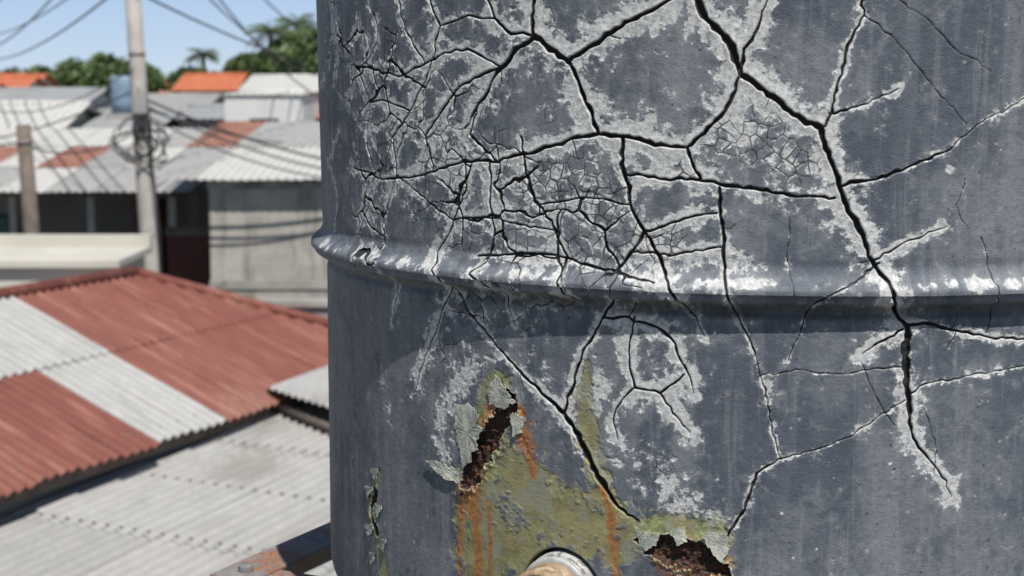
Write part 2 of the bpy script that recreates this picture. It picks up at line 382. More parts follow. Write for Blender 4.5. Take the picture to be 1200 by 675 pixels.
sp,zp=chart(655,694); sp=float(sp);zp=float(zp)
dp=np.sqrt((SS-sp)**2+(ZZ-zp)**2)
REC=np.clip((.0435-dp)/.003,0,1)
disp=-GRV+LIP*(1+nA)+nL*.0012+nA*.00028+nB*.00012+nC*.00007
flk=np.clip((LIME+fM*.9+nB*.3-.5)*6,0,1)
disp-=flk*.0006
paintedge=np.clip((ALG+fM*.9+nB*.3-.42)*6,0,1); disp-=paintedge*.0007
disp-=hin*(.0050+nB*.004+nC*.002)
disp+=np.exp(-(np.clip(HOLE,0,1)/.005))*(HOLE>0)*.0026*(1+2*nA)
disp-=REC*.016
rr=wall_r(Z)[:,None]+disp
rr[0,:]=.005; rr[1,:]=.25; rr[2,:]=.42; rr[3,:]=.47
ang=A0+SS.astype(float)/R
V=np.empty((NZ*NT,3),np.float32)
V[:,0]=(CX+rr*np.cos(ang)).ravel(); V[:,1]=(CY+rr*np.sin(ang)).ravel(); V[:,2]=(ZC+ZZ).ravel()
me=bpy.data.meshes.new('tank_wall'); me.vertices.add(NZ*NT); me.vertices.foreach_set('co',V.ravel())
ii,jj=np.meshgrid(np.arange(NT),np.arange(NZ-1)); i2=(ii+1)%NT
F=np.stack([jj*NT+ii,jj*NT+i2,(jj+1)*NT+i2,(jj+1)*NT+ii],-1).reshape(-1,4).astype(np.int32)
nf=len(F); me.loops.add(nf*4); me.polygons.add(nf)
me.loops.foreach_set('vertex_index',F.ravel()); me.polygons.foreach_set('loop_start',np.arange(0,nf*4,4,dtype=np.int32))
me.update(calc_edges=True)
me.polygons.foreach_set('use_smooth',np.ones(nf,bool))
def att(name,A): 
    a=me.attributes.new(name,'FLOAT','POINT'); a.data.foreach_set('value',np.ascontiguousarray(A,np.float32).ravel())
def spots(freq,seed,thr,dens):
    x=(SS*freq+70+.8*vnoise(SS,ZZ,30,seed+9));y=(ZZ*freq+70+.8*vnoise(SS,ZZ,30,seed+8)); Tr=np.random.RandomState(seed).rand(256,256,4).astype(np.float32)
    xi=np.floor(x).astype(np.int32);yi=np.floor(y).astype(np.int32); o=Tr[xi&255,yi&255]
    d=np.hypot(x-xi-.2-.6*o[...,0],y-yi-.2-.6*o[...,1]); rad=thr*(.3+o[...,2]**2); return np.clip((rad-d)/.10,0,1)*(o[...,3]<dens)
att('crack',CR*1000); att('hair',HAIR*1000); att('lime',LIME+fM*.85-.03); att('algae',ALG+fM*.8); att('rust',RST+fM*.5+fStr*.5); att('hole',HOLE*1000); att('recess',REC); att('rib_shade',RIB_SHADE)
att('big',fBig+.5); att('mid',fM*.5+fL*.6+.5); att('streak',fStr+.5); att('streak2',fStr2+.5)
att('pale',spots(75,21,.17,.14)); att('pits',spots(110,22,.17,.16)*(fBig>-.12))
a=me.attributes.new('wallpos','FLOAT_VECTOR','POINT')
a.data.foreach_set('vector',np.stack([SS,ZZ,np.zeros_like(SS)],-1).astype(np.float32).ravel())

def tank_material():
    g=G('weathered_grey_tank_paint'); P=g.attr('wallpos',True)
    nb=g.attr('big'); nm=g.attr('mid'); streak=g.attr('streak'); st2=g.attr('streak2')
    nf=g.noise(P,190,3,.68); nx=g.noise(P,720,2,.7)
    c=g.mix(g.step(g.add(nb,g.mul(g.sub(nf,.5),.3)),.3,.7),(.082,.098,.124),(.155,.170,.194))
    c=g.mix(g.mul(g.step(nm,.50,.74),.45),c,(.205,.22,.24))
    c=g.mix(g.mul(g.step(nm,.46,.28),.5),c,(.062,.075,.098))
    c=g.mix(g.mul(g.step(st2,.52,.85),.32),c,(.26,.27,.285))
    c=g.mix(g.mul(g.step(streak,.60,.85),.22),c,(.31,.32,.33))
    c=g.mix(g.mul(g.step(streak,.38,.18),.16),c,(.06,.07,.085))
    c=g.mix(g.mul(g.step(nf,.48,.68),.45),c,(.070,.083,.106))
    c=g.mix(g.mul(g.step(nx,.54,.78),.38),c,(.31,.32,.335))
    c=g.mix(g.mul(g.attr('pale'),.55),c,(.42,.42,.40)); c=g.mix(g.mul(g.attr('pits'),.7),c,(.03,.035,.042))
    L=g.add(g.attr('lime'),g.mul(g.sub(nf,.5),.95)); L=g.add(L,g.mul(g.sub(nx,.5),.6))
    soft=g.step(L,.14,.70); hard=g.step(L,.48,.62)
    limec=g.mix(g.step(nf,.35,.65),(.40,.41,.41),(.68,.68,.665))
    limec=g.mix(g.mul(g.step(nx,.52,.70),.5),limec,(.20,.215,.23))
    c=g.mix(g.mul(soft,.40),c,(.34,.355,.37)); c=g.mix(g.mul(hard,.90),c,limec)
    c=g.mix(g.mul(g.attr('rib_shade'),.82),c,(.035,.037,.04))  # darkens the colour where the rib's underside is shaded
    A=g.add(g.attr('algae'),g.mul(g.sub(nf,.5),.7)); am=g.step(A,.30,.72)
    ac=g.mix(g.step(g.noise(P,55,3,.6),.36,.64),(.165,.185,.060),(.36,.37,.13))
    ac=g.mix(g.mul(g.step(nf,.52,.70),.75),ac,(.45,.45,.30)); ac=g.mix(g.mul(g.step(nx,.52,.66),.55),ac,(.06,.075,.03))
    ac=g.mix(g.mul(g.step(st2,.46,.60),.5),ac,(.27,.21,.10)); ac=g.mix(g.mul(g.step(nm,.52,.70),.5),ac,(.25,.265,.25))
    c=g.mix(g.mul(am,.84),c,ac)
    Rr=g.add(g.attr('rust'),g.mul(g.sub(nf,.5),.4)); rm=g.step(Rr,.24,.95)
    rc=g.mix(g.step(nf,.35,.65),(.44,.18,.045),(.22,.078,.026))
    c=g.mix(g.mul(rm,.92),c,rc)
    H=g.attr('hole'); hm=g.step(H,-.5,.4,1,0)
    hc=g.mix(g.step(nf,.4,.62),(.016,.010,.008),(.07,.027,.013)); hc=g.mix(g.step(nx,.58,.7),hc,(.17,.08,.04))
    c=g.mix(hm,c,hc)
    rim=g.mul(g.step(g.add(H,g.mul(g.sub(nf,.5),6)),.2,.8),g.step(g.add(H,g.mul(g.sub(nf,.5),9)),1.4,2.8,1,0)); c=g.mix(g.mul(rim,.75),c,(.46,.47,.33))
    hmk=g.step(g.add(g.attr('hair'),g.mul(g.sub(nx,.5),.5)),-.10,.42,1,0); c=g.mix(g.mul(hmk,.85),c,(.030,.032,.036))
    cm=g.step(g.add(g.attr('crack'),g.mul(g.sub(nx,.5),.5)),-.12,.36,1,0); c=g.mix(g.mul(cm,.97),c,(.010,.010,.011))
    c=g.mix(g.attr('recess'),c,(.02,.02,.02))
    rough=g.add(g.mul(hard,.35),g.add(.50,g.mul(nf,.22)))
    h=g.add(nf,g.mul(nx,.6)); g.bump(h,.75,.0009)
    return g.out(c,g.math('MINIMUM',rough,.95),0,.38)
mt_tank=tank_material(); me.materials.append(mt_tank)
tank=empty('water_tank'); tank.location=(CX,CY,0)
def reparent(o,p): o.parent=p; o.matrix_parent_inverse=p.matrix_world.inverted()
bpy.context.view_layer.update()
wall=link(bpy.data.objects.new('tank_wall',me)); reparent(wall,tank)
m_tankplain=simple('grey_tank_lid_paint',(.12,.14,.17),(.19,.21,.235),9,.5,(.33,.34,.34),14,.58)
o=lathe('lid',[(.0,.60),(.12,.60),(.19,.585),(.205,.57),(.21,.545),(.20,.52),(.13,.50)],m_tankplain,None,64,Matrix.Translation((CX,CY,ZC))); reparent(o,tank)
def surf(u,v,lift):
    s,z=chart(u,v); s=float(s);z=float(z); a=A0+s/R; r=float(wall_r(z))+lift
    return Vector((CX+r*math.cos(a),CY+r*math.sin(a),ZC+z))
def flake_mat():
    g=G('peeling_paint_flake'); o=g.obj(); n1=g.noise(o,70,3,.65); n2=g.noise(o,260,3,.7); n3=g.noise(o,900,2,.7)
    c=g.mix(g.step(n1,.38,.62),(.25,.27,.24),(.46,.47,.41)); c=g.mix(g.mul(g.step(n2,.54,.66),.8),c,(.26,.28,.12)); c=g.mix(g.mul(g.step(n3,.5,.7),.5),c,(.55,.55,.50)); c=g.mix(g.mul(g.step(n2,.42,.3),.7),c,(.11,.125,.14))
    g.bump(g.add(n2,n3),.6,.001); return g.out(c,.9)
mf=flake_mat()
def flake(pts,name='paint_flake',mat=mf,k_=.45):
    """a plate of paint still hinged on one side: lift grows linearly to the free edge, outline broken and angular"""
    n0=[]; m=len(pts)
    for i in range(m):
        a=pts[i];b=pts[(i+1)%m]
        L=math.hypot(a[0]-b[0],a[1]-b[1]); k=max(2,int(L/2.2)); j=0
        for q in range(k):
            t=q/k; j=.5*j+rng.normal()*.9
            n0.append((a[0]+(b[0]-a[0])*t+j,a[1]+(b[1]-a[1])*t+rng.normal()*.8,(a[2]+(b[2]-a[2])*t)*k_))
    cu=sum(p[0] for p in n0)/len(n0);cv=sum(p[1] for p in n0)/len(n0); cl=sum(p[2] for p in n0)/len(n0)*.8
    vs=[surf(cu,cv,cl/1000)];fs=[];K=6;n=len(n0)
    for k in range(1,K+1):
        t=k/K
        for p in n0: vs.append(surf(cu+(p[0]-cu)*t,cv+(p[1]-cv)*t,(max(.3,cl+(p[2]-cl)*t)+rng.normal()*.12)/1000))
    for i in range(n):
        q=(i+1)%n; fs.append((0,1+i,1+q))
        for k in range(K-1): fs.append((1+k*n+i,1+(k+1)*n+i,1+(k+1)*n+q,1+k*n+q))
    o=mesh_obj(name,vs,fs,mat,None,False); md=o.modifiers.new('t','SOLIDIFY'); md.thickness=.0009; md.offset=0
    reparent(o,tank); return o
flake([(531,478,0),(545,473,1),(562,486,8),(556,496,8),(566,504,10),(558,516,10),(560,526,9),(551,532,8),(552,542,9),(541,548,4),(536,530,1),(530,505,0)])
flake([(498,539,8),(516,543,5),(534,552,1),(538,568,5),(524,563,8),(512,554,9)])
flake([(568,458,1),(580,440,3),(592,456,6),(602,472,7),(588,480,4),(572,474,1)])
flake([(596,486,6),(612,490,1),(610,507,1),(600,512,6)])
flake([(744,622,0),(758,626,3),(775,626,6),(768,640,9),(756,646,6),(748,640,2)])
flake([(822,628,4),(838,624,3),(852,626,1),(854,644,2),(844,660,7),(834,648,9)])
flake([(783,622,1),(800,618,1),(806,636,8),(794,640,8)])
for p in [(436,556,5),(428,578,5),(440,600,5),(430,622,6),(446,640,5),(434,655,5)]:
    flake([(p[0]-p[2],p[1]-7,1),(p[0]+p[2],p[1]-7,4),(p[0]+p[2]*.6,p[1]+3,5),(p[0],p[1]+7,4),(p[0]-p[2]*.5,p[1]+1,1)])
m_pvc=simple('grey_white_plastic_collar',(.46,.46,.44),(.33,.33,.32),60,.45,(.2,.19,.16),90,.58)
m_brass=simple('tan_threaded_outlet',(.36,.25,.15),(.24,.16,.095),90,.5,(.44,.36,.25),60,.55)
a=A0+sp/R; nrm=Vector((math.cos(a),math.sin(a),-.0)).normalized()
cpt=Vector((CX+(R-.02)*math.cos(a),CY+(R-.02)*math.sin(a),ZC+zp))
mtx=Matrix.Translation(cpt)@nrm.to_track_quat('Z','Y').to_matrix().to_4x4()
prof=[(.039,.0),(.039,.015),(.0385,.018),(.036,.0195),(.0345,.0195),(.0345,.024),(.0375,.0255),(.0375,.029),(.035,.0305),(.031,.0305)]
o=lathe('outlet_collar',prof,m_pvc,None,96,mtx); reparent(o,tank)
prof=[(.0312,.02)]
for k in range(9):
    z0=.0315+k*.0034; prof+= [(.0312,z0),(.0330,z0+.0010),(.0330,z0+.0018),(.0312,z0+.0028)]
ze=.0315+9*.0034; prof+=[(.0305,ze+.001),(.027,ze+.001),(.0265,ze-.002),(.0265,.0),(.001,.0)]
o=lathe('outlet_thread',prof,m_brass,None,96,mtx); reparent(o,tank)

# ================================================================ STEEL STAND
g=G('rusty_painted_steel'); o_=g.obj(); n1=g.noise(o_,9,5,.7); n2=g.noise(o_,60,4,.7); n3=g.noise(o_,260,3,.7)
c=g.mix(g.step(n2,.35,.65),(.19,.18,.175),(.29,.275,.27)); rm=g.step(g.add(n1,g.mul(g.sub(n2,.5),.6)),.46,.60)
c=g.mix(rm,c,g.mix(g.step(n3,.4,.6),(.20,.085,.045),(.34,.18,.11))); c=g.mix(g.mul(g.step(n3,.58,.7),.5),c,(.07,.035,.025))
g.bump(g.add(n2,n3),.5,.002); m_steel=g.out(c,.75,.0)
stand=empty('steel_tank_stand')
SA=math.radians(63); e1=Vector((math.cos(SA),math.sin(SA),0)); e2=Vector((math.sin(SA),-math.cos(SA),0)); TOP=ZC-.622
C0=Vector((-.386,2.005,TOP))
def beam(name,P,d,L,inn,flange=.065,web=.055,t=.006):
    d=d.normalized();inn=inn.normalized(); dn=Vector((0,0,-1))
    prof=[(0,0),(flange,0),(flange,t),(t,t),(t,web),(0,web)]
    vs=[P+inn*a_+dn*b_ for a_,b_ in prof]+[P+d*L+inn*a_+dn*b_ for a_,b_ in prof]
    fs=[tuple(range(6)),tuple(range(11,5,-1))]+[(i,i+6,(i+1)%6+6,(i+1)%6) for i in range(6)]
    o=mesh_obj(name,vs,fs,m_steel,stand); b=o.modifiers.new('b','BEVEL'); b.width=.0015; b.segments=2; return o
LE2,LE1=1.22,.98
beam('frame_left',C0,e1,LE1,e2)
beam('frame_front',C0+e2*.003+Vector((0,0,-.003)),e2,LE2,e1)
beam('frame_right',C0+e2*LE2,e1,LE1,-e2)
beam('frame_back',C0+e1*LE1+e2*.003+Vector((0,0,-.003)),e2,LE2,-e1)
for k in (.33,.66): beam('cross_member_%d'%int(k*3+.1),C0+e2*LE2*k+e1*.07,e1,LE1-.14,e2,.05,.04)
for k,(a_,b_) in enumerate([(.0,.0),(LE2-.06,0),(0,LE1-.06),(LE2-.06,LE1-.06)]):
    p=C0+e2*a_+e1*b_; vs=[];q=.055
    for zz in (-.058,-.9):
        for (x_,y_) in ((.004,.004),(q,.004),(q,q),(.004,q)): v=p+e2*x_+e1*y_; vs.append(Vector((v.x,v.y,TOP+zz)))
    mesh_obj('leg_%d'%k,vs,[(0,1,2,3),(7,6,5,4),(0,4,5,1),(1,5,6,2),(2,6,7,3),(3,7,4,0)],m_steel,stand)
for (a_,b_) in ((.035,.03),(.03,.24),(.03,.5)):
    p=C0+e2*a_+e1*b_; lathe('bolt',[(.0,.009),(.009,.009),(.010,.006),(.010,0)],m_steel,stand,6,Matrix.Translation(p))
m_conc=simple('weathered_concrete',(.30,.29,.27),(.40,.39,.36),1.2,.9,(.2,.195,.18),.8,.56,.3)
m_dark=simple('dark_opening',(.015,.016,.018),(.03,.03,.03),2,.5)
m_slab=simple('stained_roof_slab',(.07,.068,.06),(.11,.105,.10),1.2,.9,(.05,.05,.045),.8,.56,.3)
own=empty('concrete_building')
box('walls',-.95,5,-3,3.15,0,TOP-.98,m_conc,own); box('roof_slab',-1.05,5.1,-3.1,3.25,TOP-.98,TOP-.895,m_slab,own,.01)
for k in range(3):
    box('window_%d'%k,-.0+k*1.7,.9+k*1.7,3.14,3.16,1.2,2.4,m_dark,own); box('sill_%d'%k,-.05+k*1.7,.95+k*1.7,3.15,3.23,1.12,1.2,m_conc,own)

# ================================================================ MATERIALS FOR THE TOWN
E=Vector((.417,.909,0)).normalized(); Nn=Vector((-E.y,E.x,0))
def metal_roof(name,base,base2,rust=(.22,.085,.055),amt=.6,rough=.5,valley_shade=.45,streak=None):
    g=G(name); o=g.obj(); n1=g.noise(o,.55,5,.65); n2=g.noise(o,5,5,.7); n3=g.noise(o,26,3,.6)
    c=g.mix(g.step(n2,.3,.7),base,base2)
    c=g.mix(g.mul(g.step(g.add(n1,g.mul(g.sub(n2,.5),.35)),amt,amt+.12),.75),c,rust); c=g.mix(g.mul(g.step(n3,.50,.75),.25),c,tuple(x*.5 for x in base))
    if streak:
        d1=g.n.new('ShaderNodeVectorMath'); d1.operation='DOT_PRODUCT'; g.put(d1.inputs[0],o); d1.inputs[1].default_value=tuple(E)
        d2=g.n.new('ShaderNodeVectorMath'); d2.operation='DOT_PRODUCT'; g.put(d2.inputs[0],o); d2.inputs[1].default_value=tuple(Nn)
        cb=g.n.new('ShaderNodeCombineXYZ'); a_,b_=(9,.9) if streak=='n' else (.5,6)
        g.l.new(g.mul(d1.outputs['Value'],a_),cb.inputs[0]); g.l.new(g.mul(d2.outputs['Value'],b_),cb.inputs[1])
        s1=g.noise(cb.outputs[0],1.0,4,.6)
        c=g.mix(g.mul(g.step(s1,.50,.72),.55),c,tuple(min(1,x*1.55) for x in rust)); c=g.mix(g.mul(g.step(s1,.46,.28),.45),c,tuple(x*.55 for x in base))
    tr=g.mul(g.step(g.attr('trough'),.45,1.0),valley_shade); c=g.mix(tr,c,tuple(x*.42 for x in base))  # wave shading and valley soiling painted into the sheet colour
    return g.out(c,rough,.0)
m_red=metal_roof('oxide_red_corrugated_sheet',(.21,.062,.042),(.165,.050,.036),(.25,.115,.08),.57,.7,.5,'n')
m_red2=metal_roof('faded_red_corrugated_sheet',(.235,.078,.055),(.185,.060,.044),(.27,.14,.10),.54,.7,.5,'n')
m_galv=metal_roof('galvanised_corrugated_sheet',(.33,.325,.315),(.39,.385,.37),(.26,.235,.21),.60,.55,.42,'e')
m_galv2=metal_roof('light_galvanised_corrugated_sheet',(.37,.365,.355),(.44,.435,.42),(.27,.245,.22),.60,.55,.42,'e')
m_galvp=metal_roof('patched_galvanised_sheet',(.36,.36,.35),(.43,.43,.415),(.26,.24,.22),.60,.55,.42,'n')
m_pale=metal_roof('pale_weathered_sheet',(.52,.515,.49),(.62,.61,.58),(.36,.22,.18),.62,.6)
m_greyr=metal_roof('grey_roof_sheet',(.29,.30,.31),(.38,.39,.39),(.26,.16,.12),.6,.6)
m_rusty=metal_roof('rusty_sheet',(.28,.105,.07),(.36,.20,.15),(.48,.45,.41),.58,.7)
m_tile=simple('orange_clay_tile',(.52,.16,.075),(.42,.125,.06),3,.8,(.26,.09,.05),1,.6)
m_white=simple('whitewashed_render',(.74,.74,.72),(.64,.64,.62),.7,.9,(.48,.47,.44),.5,.6)
m_cream=simple('cream_render',(.60,.57,.50),(.50,.48,.42),.9,.9,(.32,.31,.27),.7,.6)
m_greyw=simple('grey_render',(.27,.27,.265),(.35,.35,.34),.9,.9,(.18,.18,.175),.6,.58)
m_wood=simple('weathered_timber',(.12,.095,.075),(.18,.145,.12),5,.85)
m_polec=simple('concrete_pole',(.42,.39,.35),(.51,.48,.44),3,.85,(.29,.27,.24),2,.6)
m_black=simple('black_cable',(.02,.02,.022),(.035,.035,.035),5,.6)
m_reddoor=simple('dark_red_gate',(.13,.035,.028),(.09,.028,.022),3,.6)
m_green=simple('green_tarpaulin',(.05,.11,.09),(.08,.14,.12),3,.7)
m_straw=simple('faded_plastic_goods',(.35,.33,.28),(.2,.22,.26),3,.7)
m_blue=simple('faded_blue_paint',(.16,.24,.34),(.22,.30,.38),3,.7)
m_screw=simple('galvanised_roof_screw',(.16,.15,.14),(.10,.09,.08),3,.6)
g=G('concrete_block_wall'); o=g.obj(); br=g.n.new('ShaderNodeTexBrick')
cmb=g.n.new('ShaderNodeCombineXYZ'); sep=g.n.new('ShaderNodeSeparateXYZ'); g.l.new(o,sep.inputs[0])
g.l.new(g.add(sep.outputs[0],sep.outputs[1]),cmb.inputs[0]); g.l.new(sep.outputs[2],cmb.inputs[1]); g.l.new(cmb.outputs[0],br.inputs['Vector'])
br.inputs['Scale'].default_value=1; br.inputs['Brick Width'].default_value=.4; br.inputs['Row Height'].default_value=.2; br.inputs['Mortar Size'].default_value=.012
br.inputs['Color1'].default_value=(.34,.325,.29,1);br.inputs['Color2'].default_value=(.43,.41,.37,1);br.inputs['Mortar'].default_value=(.45,.43,.39,1)
c=g.mix(g.step(g.noise(o,.9,5,.65),.42,.62),br.outputs['Color'],(.50,.47,.415)); c=g.mix(g.mul(g.step(g.noise(g.scale(o,(2.5,2.5,.35)),1.3,5,.65),.46,.62),.75),c,(.19,.18,.165))
m_block=g.out(c,.92)

gnd=simple('dusty_ground',(.17,.15,.12),(.24,.22,.18),.15,.95,(.07,.09,.045),.03,.52)
mesh_obj('ground',[(-3000,-3000,0),(3000,-3000,0),(3000,3000,0),(-3000,3000,0)],[(0,1,2,3)],gnd)
asph=simple('asphalt',(.05,.05,.05),(.065,.063,.06),3,.9)
road=empty('road'); 
mesh_obj('carriageway',[(-40,24.2,.004),(30,24.2,.004),(30,26.2,.004),(-40,26.2,.004)],[(0,1,2,3)],asph,road)
box('kerb_1',-40,30,24.05,24.2,0,.12,m_conc,road); box('kerb_2',-40,30,26.2,26.35,0,.12,m_conc,road)

# ================================================================ RED + GREY HIP ROOF HOUSE
PIT=.135
E0=Vector((-4.1,12.7,2.8)); RUN=2.53; RISE=1.02
h1=empty('corrugated_roof_house')
def rp(t,r,lift=0):
    return E0+E*t+Nn*r+Vector((0,0,RISE*r/RUN+lift))
def sheet(name,t0,t1,r0,r1,mat,lift,hip=False):
    P0=rp(t0,r0,lift); U=E*(t1-t0); Vv=Nn*(r1-r0)+Vector((0,0,RISE*(r1-r0)/RUN))
    TH=7.2; cf=None
    if hip:
        def cf(p,a,b):
            rel=p-E0; t=rel.dot(E); r=rel.dot(Nn); tm=TH-r*.85
            if t>tm: p=p-E*(t-tm)
            return p
    return corrugated(name,P0,U,Vv,mat,h1,PIT,.021,10,12 if hip else 5,.004,cf)
x=-4.6; k=0
while x<7.3:
    wdt=PIT*4 if x<3.0 else PIT*6
    x1=min(x+wdt+.03,7.35)
    isg=(1.80<=x+.1<2.95)
    up_g=isg or (x<1.9 and x>.2)
    rm_=m_red if random.random()<.6 else m_red2
    mats=(m_galvp if isg else rm_, m_galvp if up_g else rm_)
    if x<-1.6: mats=(m_galvp,rm_) if k%2 else (rm_,rm_)
    sheet('roof_sheet_low_%d'%k,x,x1,-.12+random.uniform(-.03,.03),1.34,mats[0],.003*(k%2),True)
    sheet('roof_sheet_high_%d'%k,x,x1,1.26,RUN,mats[1],.016+.003*(k%2),True)
    x+=wdt;k+=1
corrugated('roof_back',rp(-4.6,RUN,-.01),E*(4.6+5.05),Nn*RUN-Vector((0,0,RISE)),m_red,h1)
hv=[rp(7.2,0,-.01),rp(5.05,RUN,-.01),E0+E*7.2+Nn*2*RUN+Vector((0,0,-.01))]; mesh_obj('hip_end',hv,[(0,1,2)],m_red,h1)
tube('ridge_cap',[rp(-4.6,RUN,.03),rp(0,RUN,.035),rp(5.05,RUN,.03)],.075,m_red,h1,10)
tube('hip_cap',[rp(5.05,RUN,.03),rp(6.1,RUN*.5,.03),rp(7.2,0,.03)],.065,m_red,h1,10)
sv=[];sf=[]
def screw(P,r=.012,h=.012):
    b=len(sv)
    for z_ in (0,h):
        for i in range(6): sv.append(P+Vector((r*math.cos(i*1.047),r*math.sin(i*1.047),z_)))
    sf.append(tuple(b+6+i for i in range(6)))
    for i in range(6): sf.append((b+i,b+(i+1)%6,b+6+(i+1)%6,b+6+i))
t=-4.6
while t<7.1: screw(rp(t,.05,.021),.013,.012); t+=PIT*2
mesh_obj('roof_screws',sv,sf,m_screw,h1)
def quadprism(name,pts,z0,z1,mat,parent):
    vs=[(p[0],p[1],z0) for p in pts]+[(p[0],p[1],z1) for p in pts]; n=len(pts)
    fs=[tuple(range(n))[::-1],tuple(range(n,2*n))]+[(i,(i+1)%n,(i+1)%n+n,i+n) for i in range(n)]
    return mesh_obj(name,vs,fs,mat,parent)
pw=[E0+E*-4.3+Nn*.25,E0+E*6.8+Nn*.25,E0+E*6.8+Nn*4.8,E0+E*-4.3+Nn*4.8]
quadprism('walls',pw,0,2.66,m_cream,h1)
quadprism('fascia',[E0+E*-4.6+Nn*.0,E0+E*7.1+Nn*.0,E0+E*7.1+Nn*.03,E0+E*-4.6+Nn*.03],2.62,2.745,m_wood,h1)
h2=empty('grey_roof_house')
def r2(t,r,lift=0): return Vector((E0.x,E0.y,0))+E*t+Nn*r+Vector((0,0,2.43+.042*t+lift+.02*r))
rows=[(-6,-2.2),(-2.3,.35),(.25,2.9),(2.8,5.4),(5.3,9)]
x=-7.02;k=0
while x<.15:
    for j,(ta,tb) in enumerate(rows):
        P0=r2(ta,x,.010*j+.003*(k%2)); U=r2(ta,min(x+PIT*6+.03,.2))-r2(ta,x); Vv=r2(tb,x,.0)-r2(ta,x)
        corrugated('roof_sheet_%d_%d'%(j,k),P0,U,Vv,random.choice([m_galv,m_galv2,m_galv2]),h2,PIT,.023,10,6,.005)
    x+=PIT*6;k+=1
sv=[];sf=[]
for t in (-4.6,-2.25,-1.0,.30,1.6,2.85,4.1,5.35,6.8):
    x=-7.02
    while x<.1: screw(r2(t,x,.050),.016,.014); x+=PIT
mesh_obj('roof_screws',sv,sf,m_screw,h2)
quadprism('walls',[r2(-5.6,-6.8),r2(8.6,-6.8),r2(8.6,.2),r2(-5.6,.2)],0,2.06,m_greyw,h2)
lo=corrugated('roof_patch_sheet',r2(3.0,-1.75,.36),r2(4.0,.1,.30)-r2(3.0,-1.75,.36),E*3.4+Vector((0,0,.10)),m_galv2,h2,PIT,.016,8,4,.01)
tube('roof_patch_batten',[r2(3.1,-1.65,.12),r2(4.05,.05,.12)],.05,m_wood,h2,6)

# ================================================================ MIDDLE DISTANCE
hb=empty('flat_roof_house')
box('walls',-11,-5.2,21,22.8,0,3.60,m_cream,hb); box('roof_slab',-11.1,-5.1,20.9,22.9,3.60,3.70,m_cream,hb,.01)
box('parapet',-11.1,-5.1,22.75,22.9,3.703,3.86,m_cream,hb); 
for k in range(3): box('window_%d'%k,-9.5+k*1.5,-8.7+k*1.5,20.985,20.998,1.4,2.5,m_dark,hb)
lw=empty('low_concrete_wall'); box('wall',-4.4,3,20.2,20.4,0,3.2,m_greyw,lw); box('coping',-4.5,3.1,20.15,20.45,3.2,3.27,m_conc,lw)
vh=empty('verandah_house')
box('back_wall',-17,-6.1,34,34.2,0,4.5,m_greyw,vh); box('floor',-17,-6.0,29.6,34,0,.3,m_conc,vh)
box('side_wall',-6.2,-6.05,31,34,0,4.3,m_greyw,vh)
for k,xx in enumerate((-6.35,-7.85,-9.3,-10.7,-12.2,-14.2)): box('column_%d'%k,xx,xx+.13,29.9,30.03,.3,3.9,m_conc,vh)
box('eave_beam',-17,-6.1,29.88,30.05,3.9,4.02,m_wood,vh)
mats=[m_pale,m_rusty,m_pale,m_pale,m_rusty,m_rusty,m_rusty,m_rusty,m_pale,m_rusty,m_galv,m_pale,m_rusty]
xx=-17.2
for k in range(13):
    ms=(random.choice([m_pale,m_galv2,m_galv2,m_pale]),mats[k],random.choice([m_pale,m_pale,m_galv2]))
    for j in range(3):
        y0=29.4+j*2.6; corrugated('roof_sheet_%d_%d'%(k,j),(xx,y0,4.02+.115*(j*2.6)+.012*j),(.9,0,0),(0,2.68,.308),ms[j],vh,.15,.015,4,3,.01)
    xx+=.87
for k,(a_,b_,hh,m_) in enumerate([(-9.1,-8.2,1.3,m_green),(-8.0,-7.2,1.7,m_straw),(-11.6,-10.2,1.5,m_greyw),(-10.1,-9.4,2.2,m_green),(-7.1,-6.6,2.5,m_reddoor)]):
    box('stall_%d'%k,a_,b_,30.2,30.9,.3,hh+1.3,m_,vh,.02)
bh=empty('block_wall_house')
box('front_wall',-5.05,1.5,27,27.18,0,4.24,m_block,bh); box('side_wall',-5.05,-4.87,27.18,34,0,4.24,m_block,bh); box('back_wall',-4.87,1.5,33.8,34,0,4.5,m_block,bh); box('far_side_wall',1.32,1.5,27.18,33.8,0,4.4,m_block,bh)
box('ring_beam',-5.08,1.53,26.97,27.2,4.24,4.36,m_conc,bh); box('mid_beam',-5.07,1.52,26.975,26.995,2.55,2.7,m_conc,bh)
xx=-6.1
for k in range(9):
    for j in range(2):
        y0=26.7+j*3.8; corrugated('roof_sheet_%d_%d'%(k,j),(xx,y0,4.40+.10*(j*3.8)+.012*j),(.93,0,0),(0,3.9,.39),random.choice([m_pale,m_galv2,m_pale,m_galv,m_rusty]) if j else random.choice([m_pale,m_pale,m_galv2]),bh,.15,.015,4,3,.012)
    xx+=.9
box('gate',-5.98,-5.12,28.0,28.06,0,3.35,m_reddoor,bh); box('gate_lintel',-6.0,-5.06,27.95,28.1,3.35,3.5,m_wood,bh)
# water drum and clutter boxes on the roofs beyond
rd=empty('roof_water_drum'); lathe('drum',[(0,.0),(.32,.0),(.34,.3),(.33,.6),(.34,.9),(.30,.98),(.1,1.02),(0,1.02)],m_blue,rd,24,Matrix.Translation((-10.6,44.5,5.15))); box('drum_base',-11.0,-10.2,44.1,44.9,4.8,5.15,m_conc,rd)

